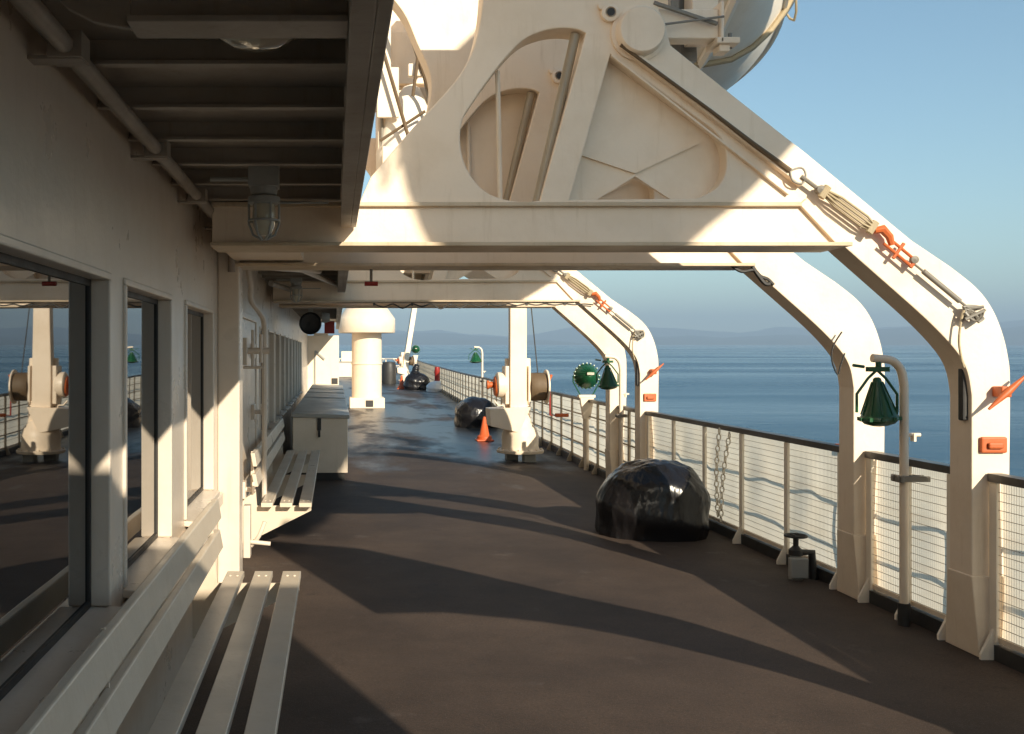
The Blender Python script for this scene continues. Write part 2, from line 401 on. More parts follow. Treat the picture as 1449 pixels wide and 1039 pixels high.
# overhang
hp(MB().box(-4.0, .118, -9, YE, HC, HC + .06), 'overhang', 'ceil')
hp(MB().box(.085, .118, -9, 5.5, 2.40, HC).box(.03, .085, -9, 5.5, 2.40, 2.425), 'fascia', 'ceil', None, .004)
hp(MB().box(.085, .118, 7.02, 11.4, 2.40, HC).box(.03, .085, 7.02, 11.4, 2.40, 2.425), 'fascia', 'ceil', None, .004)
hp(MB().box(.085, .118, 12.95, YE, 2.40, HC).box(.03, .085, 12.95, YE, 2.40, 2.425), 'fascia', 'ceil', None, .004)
hp(MB().box(-4.0, -.45, -9, YE - .5, HC + .062, 5.4), 'bounce_storey', 'white')  # unseen storey added to bounce sunlight onto the davit frames
ribs = [(.35 + .5 * k) for k in range(62) if not (5.45 < .35 + .5 * k < 7.0 or 11.4 < .35 + .5 * k < 12.95 or 2.0 < .35 + .5 * k < 2.5)]
for y in ribs:
    if y > 24: continue
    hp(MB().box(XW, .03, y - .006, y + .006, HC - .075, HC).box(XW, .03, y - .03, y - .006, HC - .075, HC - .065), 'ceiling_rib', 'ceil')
k = MB(); k.box(-.45, .03, 2.18, 2.2, HC - .17, HC).box(-.45, .03, 2.13, 2.25, HC - .185, HC - .17)
k.prism([(-.64, HC), (-.63, HC - .10), (-.59, HC - .14), (-.53, HC - .17), (-.45, HC - .185), (-.45, HC)], 'y', 2.18, 2.2)
hp(k, 'web_frame', 'ceil', None, .003)
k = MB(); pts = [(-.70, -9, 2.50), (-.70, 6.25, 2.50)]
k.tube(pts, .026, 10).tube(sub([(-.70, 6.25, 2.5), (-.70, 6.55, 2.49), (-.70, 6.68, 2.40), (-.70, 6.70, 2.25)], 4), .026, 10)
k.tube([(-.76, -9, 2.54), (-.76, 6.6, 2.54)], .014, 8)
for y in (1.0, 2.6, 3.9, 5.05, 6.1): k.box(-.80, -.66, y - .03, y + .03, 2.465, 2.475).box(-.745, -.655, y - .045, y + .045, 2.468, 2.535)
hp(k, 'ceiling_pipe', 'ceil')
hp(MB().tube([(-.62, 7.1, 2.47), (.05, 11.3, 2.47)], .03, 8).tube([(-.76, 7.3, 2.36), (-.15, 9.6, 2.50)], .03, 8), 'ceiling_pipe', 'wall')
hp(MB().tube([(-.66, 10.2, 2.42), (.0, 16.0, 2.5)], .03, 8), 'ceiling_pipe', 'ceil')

# caged lamps under the overhang
def lamp(x, y, label, s=1.0):
    t = empty('bulkhead_lamp', (x, y, HC), label, 'lamp', 'caged lamps under the overhang')
    MB().box(-.07, .07, -.06, .06, -.13, 0).tube([(-.25, 0, -.09), (-.07, 0, -.09)], .012, 6).tube([(.07, 0, -.2), (.3, 0, -.2)], .006, 6).lathe([(.03, -.17), (.06, -.165), (.065, -.13)], n=16).lathe([(.06, -.21), (.075, -.205), (.075, -.175), (.05, -.165)], n=18).build('lamp_base', 'grey', t, .004)
    MB().lathe([(.052, -.21), (.054, -.27), (.05, -.31), (.035, -.34), (.012, -.352)], n=18).build('lamp_glass', 'lens', t)
    k = MB()
    for a in range(6):
        c, q = math.cos(a * PI / 3), math.sin(a * PI / 3)
        k.tube([(c*.07, q*.07, -.2), (c*.07, q*.07, -.3), (c*.05, q*.05, -.35), (c*.012, q*.012, -.372)], .0055, 6)
    k.tube([(.072*math.cos(t_), .072*math.sin(t_), -.285) for t_ in [i*PI/10 for i in range(21)]], .0055, 6)
    k.build('cage', 'grey', t)
    t.scale = (s, s, s)
lamp(-.33, 4.6, 'caged glass lamp hanging from the near overhead, just in front of the first cross beam')
lamp(-.43, 11.0, 'small caged lamp high under the overhang, above and left of the black loudspeaker', .9)
t = empty('ceiling_light', (-.21, 2.62, HC), 'flat round light fitting on the dark overhead nearest the viewer', 'lamp')
MB().lathe([(.13, 0), (.13, -.03), (.12, -.045)], n=28).build('rim', 'ceil', t); MB().lathe([(.115, -.046), (.1, -.065), (.06, -.085), (.01, -.092)], n=28).build('lens', 'lens', t)
# loudspeaker
t = empty('loudspeaker', (-.37, 14.9, HC), 'round black loudspeaker hanging under the overhang', 'loudspeaker')
MB().lathe([(.13, .28), (.16, .20), (.165, .04), (.17, .0), (.155, -.005), (.14, .02), (.05, .04), (.01, .03)], (0, 0, -.45), (0, 1, 0), 28).build('horn', 'speaker', t)
MB().box(-.09, .09, .02, .2, -.16, 0).box(-.035, .035, .07, .15, -.32, -.16).build('bracket', 'grey', t, .006)
MB().lathe([(.075, 0), (.08, .05), (.06, .12)], (.17, .1, -.36), (1, 0, 0), 16).build('driver', 'grey', t)
t = empty('alarm_box', (-.13, 21.5, HC), 'small red box hanging beside the loudspeaker under the overhang', 'alarm box')
MB().box(-.10, .12, 0, .12, -.47, -.2).build('casing', 'red', t, .01); MB().tube([(0, .06, 0), (0, .06, -.2)], .015, 8).build('stem', 'grey', t)

# ================================================================== BENCHES
def bench(y0, y1, label):
    L = y1 - y0
    t = empty('bench', (XW, y0, 0), label, 'bench', 'slatted benches along the deckhouse')
    nb = max(2, int(L / 1.4))
    for a, b in ((.183, .28), (.34, .443), (.50, .605)):
        k = MB().box(a, b, 0, L, .415, .45)
        for i in range(nb):
            for q in (-.02, .02): k.lathe([(.010, .448), (.009, .454), (.0, .456)], ((a + b) / 2 + q, .126 + (L - .25) * i / (nb - 1), 0), n=8)
        k.build('seat_slat', 'slat', t, .006)
    for z0, z1, x in ((.754, .866, .115), (.585, .69, .125)):
        k = MB().hexa([(x, 0, z0), (x + .035, 0, z0), (x + .035, L, z0), (x, L, z0), (x - .02, 0, z1), (x + .015, 0, z1), (x + .015, L, z1), (x - .02, L, z1)])
        k.build('back_slat', 'slat', t, .006)
    n = max(2, int(L / 1.4)); 
    for i in range(n):
        y = .12 + (L - .25) * i / (n - 1)
        k = MB().prism([(.0, .41), (.0, .10), (.06, .10), (.60, .37), (.60, .41)], 'y', y, y + .012).prism([(0, .41), (.14, .41), (.105, .87), (.09, .87), (.085, .5), (0, .45)], 'y', y, y + .012)
        k.build('bracket', 'slat', t)
bench(.3, 5.68, 'near slatted bench in the foreground below the large windows')
bench(8.25, 12.75, 'second slatted bench, between the wall pillar and the first locker')

# ================================================================== LOCKERS
def locker(y0, y1, label):
    t = empty('deck_locker', (-.18, y0, sheer(y0)), label, 'locker', 'deck lockers along the deckhouse')
    L = y1 - y0
    MB().box(-.385, .35, .02, L - .02, .10, .84).build('body', 'white', t, .008)
    MB().box(-.33, .31, .05, L - .05, 0, .10).build('plinth', 'dark', t)
    MB().hexa([(-.40, -.01, .845), (.375, -.01, .825), (.375, L, .825), (-.40, L, .845), (-.40, -.01, .90), (.375, -.01, .875), (.375, L, .875), (-.40, L, .90)]).build('lid', 'lid', t, .01)
    MB().box(-.055, -.005, -.005, .02, .67, .83).box(-.045, -.015, -.02, .0, .58, .67).build('latch', 'dark', t, .004)
locker(13.2, 17.9, 'nearest and longest white deck locker with a dark latch on its end')
locker(18.25, 20.2, 'white deck locker just behind the long one')
locker(20.6, 22.1, 'short white deck locker, third along the wall')
locker(22.5, 25.4, 'farthest white deck locker, close in front of the white end wall')
# far deckhouse block with the door
t = empty('aft_deckhouse', (-.3, 29, sheer(29)), 'white deckhouse end wall crossed by a diagonal shadow beyond the lockers', 'deckhouse')
MB().box(-3.5, .415, 0, 9, 0, 2.20).build('wall', 'white', t, .01)
MB().box(-.32, .1, .06, .6, 2.20, 2.27).build('roof_hatch', 'white', t)
k = MB().box(-.30, -.26, -.06, -.005, .2, 1.75).bar((-.28, -.04, 1.75), (.0, -.04, 1.5), .05, .03); k.build('door_stay', 'grey', t)
MB().box(.2, .38, -.02, 0, .78, .95).build('vent_grille', 'dark', t)

# ================================================================== VENT
t = empty('ventilator', (.98, 30.5, sheer(30.5)), 'large white mushroom ventilator standing beyond the lockers', 'ventilator')
MB().box(-.53, .53, -.53, .53, 0, .32).build('base', 'white', t, .02)
MB().lathe([(.46, .32), (.46, 1.33), (.485, 1.335), (.485, 1.375), (.46, 1.38), (.46, 2.5)], n=48).build('trunk', 'white', t)
MB().lathe([(.50, 2.33), (.86, 2.30), (.875, 2.32), (.875, 2.72), (.86, 2.75), (.62, 3.09), (.56, 3.12), (.0, 3.14)], n=48).build('cap', 'white', t, 0)
MB().box(-.05, .18, -.55, -.53, .05, .25).build('access_plate', 'dark', t, .01)

# ================================================================== DAVITS
TOPY = -150
out_l = [(300, 345), (300, 290), (507, 290), (525, 250), (585, 180), (640, 120), (663, 84), (676, 46), (683, 0), (686, -60), (700, TOPY)]
out_r = [(860, TOPY), (895, -70), (929, 4), (941, 34), (949, 64), (1026, 126), (1140, 216), (1290, 340), (1345, 377), (1381, 406), (1403, 434), (1418, 468), (1427, 505), (1430, 542), (1429, 665), (1429, 932)]
out_in = [(1387, 932), (1375, 815), (1375, 560), (1370, 530), (1360, 507), (1343, 485), (1318, 459), (1290, 433), (1190, 345)]
out_r = out_r[:8] + spl(out_r[8:-1], 4) + [out_r[-1]]
out_in = out_in[:2] + spl(out_in[2:8], 4) + out_in[8:]
out_l = out_l[:4] + spl(out_l[4:10], 4) + out_l[10:]
hole1 = [(764, 284), (740, 286), (712, 282), (688, 272), (668, 252), (655, 225), (651, 195), (655, 168), (668, 146), (690, 114), (715, 82), (740, 57), (765, 45), (790, 40), (815, 41), (829, 47)]
hole1 = spl(hole1, 4)
hole2 = [(864, 77), (880, 89), (930, 126), (985, 166), (1008, 183), (1022, 200), (1028, 222), (1026, 246), (1015, 265), (1000, 275), (985, 281), (806, 283)]
hole2 = hole2[:3] + spl(hole2[3:11], 4) + hole2[11:]
outline = pl(out_l + out_r + out_in)
out_far = [(300, 345), (300, 290), (507, 290), (525, 250)] + spl([(585, 180), (625, 110), (637, 70), (641, 34), (635, 3), (616, -40), (598, -83), (577, -113), (545, -150)], 4) + [(540, -200), (700, -200)]
outline_far = pl(out_far + out_r + out_in)
def davit_frame(parent, y0, far=False):
    fr = plate('frame', [outline_far if far else outline, pl(hole1), pl(hole2)], y0, .2, 'davit', parent)
    if far: plate('web_panel', [pl([(640, 300), (640, 60), (700, 30), (845, 30), (800, 300)])], y0 + .15, .02, 'davit', fr, .003)
    S1 = lambda u, v, dy: (*[px(u, v, Y1)][0][:1], y0 + dy, px(u, v, Y1)[1])
    # recessed web panel with its notch
    pan = plate('web_panel', [pl([(852, 66), (1012, 176), (1036, 205), (1040, 250), (1025, 280), (990, 291), (966, 291), (966, 283), (905, 247), (838, 284), (838, 291), (795, 291)])], y0 + .10, .02, 'davit', fr, .003)
    k = MB()
    for a, b in (((905, 240), (825, 213)), ((905, 240), (995, 198)), ((905, 244), (836, 286)), ((905, 244), (968, 285))):
        k.bar(S1(*a, .092), S1(*b, .092), .012, .02)
    k.build('stiffener', 'davit', fr)
    MB().tube([S1(818, 44, .06), S1(763, 286, .06)], .028, 12).build('ram', 'ram', fr)
    MB().tube([S1(709, 92, .12), S1(713, 290, .12)], .014, 8).build('rod', 'davit', fr)
    # proud strip beside the sheave, running down the arm
    k = MB()
    for (a, b) in (((880, 68), (1132, 262)),):
        k.bar(S1(*a, -.02), S1(*b, -.02), .035, .05).bar(S1(a[0] - 16, a[1] + 12, -.012), S1(b[0] - 18, b[1] + 14, -.012), .012, .03)
    k.bar(S1(1134, 286, -.012), S1(1188, 344, -.012), .055, .03)
    k.build('track', 'davit', fr, .004)
    # flanges of the cross beam
    k = MB(); a = px(300, 290, Y1); b = px(1134, 283, Y1)
    k.box(a[0], b[0] - .01, y0 - .03, y0 + .002, a[1] - .012, a[1] + .012)
    a = px(300, 345, Y1); b = px(1190, 345, Y1)
    k.box(a[0], b[0] + .02, y0 - .09, y0 + .27, a[1] - .022, a[1] + .0)
    k.build('beam_flange', 'worn', fr, .004)
    c = S1(903, 48, 0)
    MB().lathe([(.155, -.005), (.155, .02), (.135, .025), (.13, .075), (.12, .085), (.0, .087)], c, (0, -1, 0), 36).build('sheave_boss', 'davit', fr)
    k = MB(); c = S1(862, 20, 0)
    k.lathe([(.05, 0), (.05, .03), (.03, .035), (.028, .02), (.0, .02)], c, (0, -1, 0), 20)
    for q in (-1, 1): k.lathe([(.022, 0), (.022, .025), (.0, .027)], (c[0] + q * .045, c[1], c[2] + .04 * (1 if q < 0 else .2)), (0, -1, 0), 12)
    k.build('pin', 'davit', fr)
    c = S1(862, 20, -.036); MB().lathe([(.022, 0), (.022, .004), (0, .004)], c, (0, -1, 0), 14).build('pin_bore', 'dark', fr)
    # leg doubler at the foot
    xs = [px(u, v, Y1) for u, v in ((1366, 818), (1436, 818), (1438, 932), (1380, 932))]
    k = MB().hexa([(px(1374, 0, Y1)[0] - .004, y0 - .01, px(0, 815, Y1)[1]), (px(1429, 0, Y1)[0] + .004, y0 - .01, px(0, 815, Y1)[1]), (px(1429, 0, Y1)[0] + .004, y0 + .21, px(0, 815, Y1)[1]), (px(1374, 0, Y1)[0] - .004, y0 + .21, px(0, 815, Y1)[1]),
                   (px(1384, 0, Y1)[0], y0 - .012, 0.0), (px(1432, 0, Y1)[0] + .01, y0 - .012, 0.0), (px(1432, 0, Y1)[0] + .01, y0 + .30, 0.0), (px(1384, 0, Y1)[0], y0 + .30, 0.0)])
    k.build('leg_foot', 'davit', fr, .006)
    return fr
LEG = px(1402, 0, Y1)[0]
def davit(label):
    t = empty('boat_davit', (0, 0, 0), label, 'davit', 'lifeboat davits arching over the deck')
    davit_frame(t, Y1); davit_frame(t, Y1 + 1.26, True)
    S1 = lambda u, v, y: (px(u, v, Y1)[0], y, px(u, v, Y1)[1])
    # tie plates between the two frames
    k = MB().box(px(300, 0, Y1)[0], px(420, 0, Y1)[0], Y1 + .2, Y1 + 1.26, 2.33, 2.5)
    k.build('tie_beam', 'davit', t, .006)
    MB().tube([S1(903, 48, Y1 + .2), S1(903, 48, Y1 + 1.26)], .06, 16).build('axle', 'steel', t)
    # boat cradle arm reaching outboard over the frame head
    k = MB(); a = S1(935, 52, Y1 + .03); b = S1(1020, 52, Y1 + .03)
    k.box(a[0] - .05, b[0], Y1 + .03, Y1 + .15, a[2], a[2] + .165).box(b[0], b[0] + .02, Y1 + .0, Y1 + .18, a[2] - .03, a[2] + .2)
    k.box(b[0] - .02, b[0] + .11, Y1 - .0, Y1 + .18, a[2] - .035, a[2]).box(b[0] + .0, b[0] + .06, Y1 + .02, Y1 + .12, a[2] - .075, a[2] - .035)
    k.box(b[0] - .09, b[0] + .06, Y1 + .19, Y1 + .33, a[2] + .04, a[2] + .75)
    k.build('cradle_arm', 'davit', t, .006)
    k = MB().bar(S1(870, 46, Y1 - .03), S1(1022, 26, Y1 - .03), .012, .012).bar(S1(925, 4, Y1 + .0), S1(1015, 34, Y1 + .0), .02, .02).bar(S1(982, 75, Y1 + .3), S1(978, -60, Y1 + .3), .05, .05).bar(S1(1005, 60, Y1 + .4), S1(1000, -80, Y1 + .4), .12, .08).tube([S1(1042, 62, Y1+.09), S1(1042, 40, Y1+.09)], .012, 8)
    k.build('cradle_strut', 'steel', t, .003)
    # cleat and lashing plate on the leg
    a = S1(1384, 578, Y1 - .09); b = S1(1437, 530, Y1 - .09); a, b = Vector(a), Vector(b); c = (a + b) / 2
    k = MB().tube([a, a.lerp(b, .12), a.lerp(b, .35), c, a.lerp(b, .65), a.lerp(b, .88), b], [.007, .010, .017, .021, .017, .010, .007], 10).box(c.x - .028, c.x + .028, Y1 - .085, Y1, c.z - .03, c.z + .03)
    k.build('cleat', 'orange', t, .006)
    a = px(1385, 641, Y1); b = px(1422, 618, Y1)
    MB().box(a[0], b[0], Y1 - .025, Y1, a[1], b[1]).box(a[0] + .03, b[0] - .03, Y1 - .045, Y1 - .025, a[1] + .025, b[1] - .03).build('socket_plate', 'orange', t, .012)
    # dark strip on the inner face of the leg
    k = MB(); xl = px(1375, 0, Y1)[0]
    k.box(xl - .03, xl + .004, Y1 + .03, Y1 + .08, 1.32, 1.74)
    k.build('leg_dark_strip', 'dark', t, .01)
    return t
dv = davit('nearest white lifeboat davit, its full triangular frame and legs in view')
dv2 = copy_tree(dv); dv2.location = (-.03, 5.92, 0)
dv2['label'] = 'farther white lifeboat davit, its cross beam seen under the nearest one'
plate('beam_shade_plate', [[(1.5, 4.85), (2.2, 4.70), (4.2, 4.70), (4.6, 4.95), (4.75, 5.5), (1.5, 5.5)]], 6.1, .12, 'davit', dv)  # unseen plate added high up to shade the farther davit's beam
# head of the far davit: winch housing and gear seen against the sky left of the frame
t = empty('boat_winch', (.86, 12.1, 3.2), 'rounded white winch housing and gear high up between the overhang and the davit frame', 'winch')
MB().lathe([(.0, -.5), (.18, -.48), (.3, -.3), (.34, 0), (.32, .3), (.24, .62), (.1, .85), (.0, .9)], (-.02, 0, .9), (.12, 0, 1), 28).build('housing', 'boat', t)
k = MB().box(-.34, -.18, -.1, .6, -.6, 4.2).box(-.18, .42, .3, .45, -.5, 4.2).box(-.2, .5, .2, .5, 1.85, 2.5).box(-.42, .3, -.14, -.1, 1.42, 1.5); k.build('frame', 'white', t, .01)
for (x0, x1, y0, y1, z0, z1) in ((-.36, -.1, -.35, -.3, 1.3, 1.9), (.0, .4, -.5, -.42, 1.75, 1.9), (-.30, -.14, -.4, -.34, .2, .95), (.1, .42, -.6, -.2, 2.2, 2.9)): MB().box(x0, x1, y0, y1, z0, z1).build('shadow_plate', 'white', t, .01)  # plates added in front so their shadows break up the bright gear
for p, q, rr in (((-.34, -.5, 2.2), (.1, -.5, .7), .022), ((-.1, -.55, 2.6), (.38, -.5, 1.2), .03), ((-.33, -.45, 1.0), (.2, -.45, 1.35), .018), ((.2, -.6, 2.7), (.05, -.55, 1.5), .02)): MB().tube([p, q], rr, 8).build('linkage', 'wirerope', t)
k = MB().tube([(-.25, -.1, 1.9), (.05, -.1, 1.2), (.3, -.1, .85)], .03, 8).tube([(.15, -.15, 2.3), (.34, -.15, 1.4), (.3, -.15, .6)], .05, 8).tube([(-.3, -.15, 2.0), (-.28, -.15, .2)], .02, 8); k.build('linkage', 'steel', t)
MB().box(.05, .5, -.02, .2, 1.35, 1.75).build('bracket', 'white', t, .01)

# third davit: an arm just out of the picture, abreast of the viewer
t = empty('boat_davit', (0, 0, 0), 'white curved davit leg just outside the right edge, abreast of the viewer', 'davit', 'lifeboat davits arching over the deck')
Y0 = 2.45
arm = [(3.77, 0), (3.77, 1.45)] + spl([(3.77, 1.45), (3.68, 1.75), (3.35, 2.05), (2.95, 2.47), (2.6, 2.78)], 4)[1:] + [(1.86, 2.95), (1.83, 1.82), (2.3, 1.83)] + spl([(2.3, 1.83), (2.75, 1.74), (3.05, 1.62), (3.3, 1.44), (3.5, 1.2), (3.56, .9)], 4)[1:] + [(3.56, 0)]
plate('frame', [arm], Y0, .07, 'davit', t)

# ---- lashings (gripes) on the two davits
def lashing(label):
    t = empty('boat_lashing', (0, 0, 0), label, 'lashing', 'boat lashings along the davit arms')
    Q = lambda u, v, d=.05: (px(u, v, Y1)[0], Y1 - d, px(u, v, Y1)[1])
    MB().tube([Q(874, 68, .055), Q(1000, 160, .055), Q(1060, 206, .05), Q(1112, 244)], [.010, .010, .014, .016], 8).build('wire', 'wirerope', t)
    k = MB(); r = [Q(1112, 244), Q(1128, 240), Q(1134, 250), Q(1129, 262), Q(1116, 258), Q(1112, 244)]
    k.tube(sub(r, 4), .006, 6); k.tube([Q(1128, 252), Q(1156, 273)], .012, 8); k.lathe([(.0, -.03), (.024, -.02), (.024, .02), (0, .03)], Q(1154, 271), (0, 1, 0), 12); k.build('shackle', 'steel', t)
    k = MB()
    for i in range(6):
        o = (i - 2.5) * .011; 
        a = Vector(Q(1156, 273, .06 + .012 * (i % 2))); b = Vector(Q(1228, 326, .06 + .012 * (i % 2))); nrm = Vector((.55, 0, .75))
        k.tube([a + nrm * o * .4, a.lerp(b, .3) + nrm * o * 1.15, a.lerp(b, .8) + nrm * o * 1.2, b + nrm * o * .5], .0075, 6)
    for s in (.02, .05, .95, .98): 
        c = Vector(Q(1156, 273, .065)).lerp(Vector(Q(1228, 326, .065)), s); k.tube([c - Vector((.02, 0, .03)), c + Vector((.02, 0, .03))], .016, 8)
    k.build('rope_tackle', 'rope', t)
    a, b = Vector(Q(1230, 328)), Vector(Q(1285, 374)); k = MB()
    k.tube([a, a.lerp(b, .12) + Vector((.02, 0, .03)), a.lerp(b, .3) + Vector((.02, 0, .02)), a.lerp(b, .45)], [.018, .026, .022, .016], 8)
    nrm = Vector((.55, 0, .75))
    for q in (-1, 1): k.tube([a.lerp(b, .3) + nrm * .022 * q, b + nrm * .022 * q], .009, 8)
    k.tube([a.lerp(b, .62) - nrm * .055, a.lerp(b, .62) + nrm * .055], .010, 8); k.tube([b - nrm * .03, b + nrm * .03], .011, 8); k.build('slip_hook', 'orange', t)
    k = MB().tube([Q(1285, 374), Q(1300, 386)], .007, 8).tube([Q(1299, 385), Q(1350, 427)], .015, 10).tube([Q(1350, 427), Q(1366, 440)], .008, 8); k.lathe([(0, -.02), (.022, -.012), (.022, .012), (0, .02)], Q(1286, 369), (0, 1, 0), 12); k.build('turnbuckle', 'steel', t)
    k = MB()
    rnd = random.Random(5); c = Vector(Q(1369, 444, .045))
    for i in range(7):
        pts = [c + Vector((rnd.uniform(-.06, .06), rnd.uniform(-.03, .02), rnd.uniform(-.05, .04))) for _ in range(4)]; k.tube(sub(pts, 3), .009, 6)
    k.build('end_knot', 'steel', t)
    MB().tube(sub([Q(1356, 440), Q(1352, 455), Q(1349, 482), Q(1352, 505), Q(1356, 520)], 4), .007, 6).build('rope_tail', 'rope', t)
    return t
la = lashing('rope tackle with an orange slip hook lashed down the arm of the nearest davit')
la2 = copy_tree(la); la2.location = (-.03, 5.92, 0); la2['label'] = 'rope and wire lashing down the arm of the farther davit'

# ================================================================== LIFEBOATS
def lifeboat(xc, y0, L, zk, label, vee=.8, B=1.2):
    t = empty('lifeboat', (xc, y0, zk), label, 'lifeboat', 'white lifeboats hung in the davits')
    ns, nr = 40, 14; D = 1.35
    def pt(s, r, side, off=0):
        e = abs(2 * s - 1); b = B * (1 - e ** 2.6) ** .75 + .02; zk_ = .75 * e ** 4.0; zg = D + .38 * e ** 2.2
        a = r * PI / 2; x = b * math.sin(a) ** vee + off * math.sin(a); z = zk_ + (zg - zk_) * (1 - math.cos(a)) ** .85 - off * math.cos(a)
        return (side * x, s * L, z)
    k = MB(); vs = []; fs = []
    for i in range(ns + 1):
        for j in range(-nr, nr + 1): vs.append(pt(i / ns, abs(j) / nr, -1 if j < 0 else 1))
    w = 2 * nr + 1
    for i in range(ns):
        for j in range(w - 1): fs.append((i*w+j, i*w+j+1, (i+1)*w+j+1, (i+1)*w+j))
    for i in range(ns): pass
    k.add(vs, fs, True)
    deck = []
    for i in range(ns + 1): deck += [vs[i*w], ((vs[i*w][0] + vs[i*w+w-1][0]) / 2, vs[i*w][1], vs[i*w][2] + .35 * (1 - abs(2*i/ns-1) ** 3)), vs[i*w+w-1]]
    k.add(deck, [f for i in range(ns) for f in ((3*i, 3*i+1, 3*i+4, 3*i+3), (3*i+1, 3*i+2, 3*i+5, 3*i+4))], True)
    h = k.build('hull', 'boat', t)
    k = MB()
    for side in (-1, 1):
        for r, rad in ((.98, .04), (.74, .032), (.5, .022)):
            k.tube([pt(i / ns, r, side, .012) for i in range(1, ns)], rad, 6)
    k.build('rubbing_strake', 'boat', t)
    MB().tube([(0, i / ns * L, .75 * abs(2*i/ns-1) ** 4.0 - .02) for i in range(0, ns + 1)], .04, 6).build('keel', 'boat', t)
    k = MB()
    for side in (-1, 1):
        P = []
        for i in range(1, 12):
            for f in range(6):
                q = f / 6; sg = math.sin(q * PI); a = pt((i + q) / 13, .97 - .10 * sg, side, .04 + .12 * sg); P.append((a[0], a[1], a[2] - .15 * sg))
        k.tube(P, .013, 6)
    k.build('grab_line', 'rope', t)
    for s in (.16, .84):
        MB().tube([pt(s, r / 8, -1, .03) for r in range(8, 0, -1)] + [pt(s, r / 8, 1, .03) for r in range(0, 9)], .026, 6).build('belly_strap', 'rope', t)
lifeboat(3.15, 7.4, 7.0, 4.05, 'white lifeboat with hanging grab lines stowed above the nearest davit frame', .8, 1.3)
lifeboat(3.95, -2.6, 5.6, 4.86, 'white lifeboat stowed overhead abreast of the viewer', 1.15, 1.02)
# falls
t = tag(MB().tube([(.83, 8.0, 4.85), (.835, 8.0, 2.62)], .018, 8).build('fall_rope', 'blackrope', origin=(.83, 8, 2.62)), 'black rope hanging nearest the dark overhang edge', 'rope', 'black ropes hanging by the davit')
t = tag(MB().tube([(.93, 7.2, 5.2), (.92, 7.2, 3.7)], .014, 8).build('fall_rope', 'blackrope', origin=(.92, 7.2, 3.7)), 'black rope hanging beside the top of the nearest davit frame', 'rope', 'black ropes hanging by the davit')

# unseen screen added behind the viewer to throw the shade at lower left
t = empty('shade_screen', (.8, -1.0, 0), 'unseen screen added across the deck behind the viewer to throw shade', 'screen')
MB().box(-1.6, 1.57, 0, .06, .0, 3.3).build('screen_plate', 'white', t, .01); MB().box(1.53, 1.62, -.06, .12, 0, 3.33).build('post', 'white', t, .01)

# ================================================================== RAILING
def railing(y0, y1, label, near, step=.87):
    t = empty('railing', (rail_x((y0 + y1) / 2), (y0 + y1) / 2, sheer((y0 + y1) / 2)), label, 'railing', 'canvas backed railings along the deck edge')
    O = Vector(t.location)
    def P(y, dx, z): return Vector((rail_x(y) + dx, y, sheer(y) + z)) - O
    n = max(1, int(round((y1 - y0) / 1.5))); ys = [y0 + (y1 - y0) * i / n for i in range(n + 1)]
    def run(dx0, dx1, z0, z1, ys=ys):
        k = MB()
        for a, b in zip(ys, ys[1:]):
            k.hexa([P(a, dx0, z0), P(a, dx1, z0), P(b, dx1, z0), P(b, dx0, z0), P(a, dx0, z1), P(a, dx1, z1), P(b, dx1, z1), P(b, dx0, z1)])
        return k
    run(-.04, .04, .985, 1.03).build('top_rail', 'rail', t)
    run(-.03, .03, .0, .085).build('toe_bar', 'dark', t)
    run(-.006, .012, .095, .125).build('bottom_bar', 'white', t)
    m_ = max(1, int(round((y1 - y0) / step)))
    for i in range(m_ + 1):
        y = min(max(y0 + (y1 - y0) * i / m_, y0 + .03), y1 - .03)
        a = P(y, 0, 0)
        k = MB().box(a.x - .028, a.x - .002, a.y - .012, a.y + .012, a.z + .03, a.z + .985).box(a.x - .03, a.x - .024, a.y - .03, a.y + .03, a.z + .1, a.z + .98)
        k.prism([(a.x - .03, a.z), (a.x - .10, a.z + .0), (a.x - .10, a.z + .03), (a.x - .03, a.z + .17)], 'y', a.y - .01, a.y + .01)
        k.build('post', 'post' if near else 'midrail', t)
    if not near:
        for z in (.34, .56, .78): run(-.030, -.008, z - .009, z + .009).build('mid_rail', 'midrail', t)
    # pipes outside the canvas; their shadows fall on it
    k = MB()
    for z in (.36, .68):
        k.tube([P(y, .12, z) for y in ys], .010, 8)
    for y in (y0, y1): k.tube([P(y, .12, 0), P(y, .12, .69)], .012, 6)
    k.build('outer_pipe', 'grey', t)
    # canvas, billowing between the posts
    k = MB(); vs = []; fs = []; nu = max(8, int((y1 - y0) / .07)) if y1 - y0 < 20 else int((y1 - y0) / .16); nv = 14
    for i in range(nu + 1):
        y = y0 + (y1 - y0) * i / nu
        for j in range(nv + 1):
            z = .11 + .875 * j / nv; q = math.sin(PI * j / nv)
            d = .045 + .011 * q * math.sin(y * 8.2 + 1.3 * math.sin(z * 3)) + .006 * q * math.sin(y * 15.1 + z * 4 + 1) + .006 * math.sin(z * 7 + y * 2)
            vs.append(P(y, d, z))
    for i in range(nu):
        for j in range(nv): fs.append((i*(nv+1)+j, (i+1)*(nv+1)+j, (i+1)*(nv+1)+j+1, i*(nv+1)+j+1))
    k.add(vs, fs, True).build('canvas', 'canvas', t)
    k = MB(); r = .0016 if near else .0022
    zs = [.13 + .05 * i for i in range(18)] if near else [.13 + .1 * i for i in range(9)]
    for z in zs:
        for a, b in zip(ys, ys[1:]): k.bar(P(a, -.004, z), P(b, -.004, z), 2*r, 2*r)
    if near:
        y = y0
        while y < y1: k.bar(P(y, -.001, .12), P(y, -.001, .98), .0012, .0012); y += .020
    k.build('wire_mesh', 'mesh', t)
    return t
E_ = .01
railing(.6, Y1 - E_, 'canvas backed railing at the right edge, in front of the nearest davit leg', True)
railing(Y1 + .31, Y1 + 1.26 - E_, 'short canvas backed railing between the two legs of the nearest davit', True, .5)
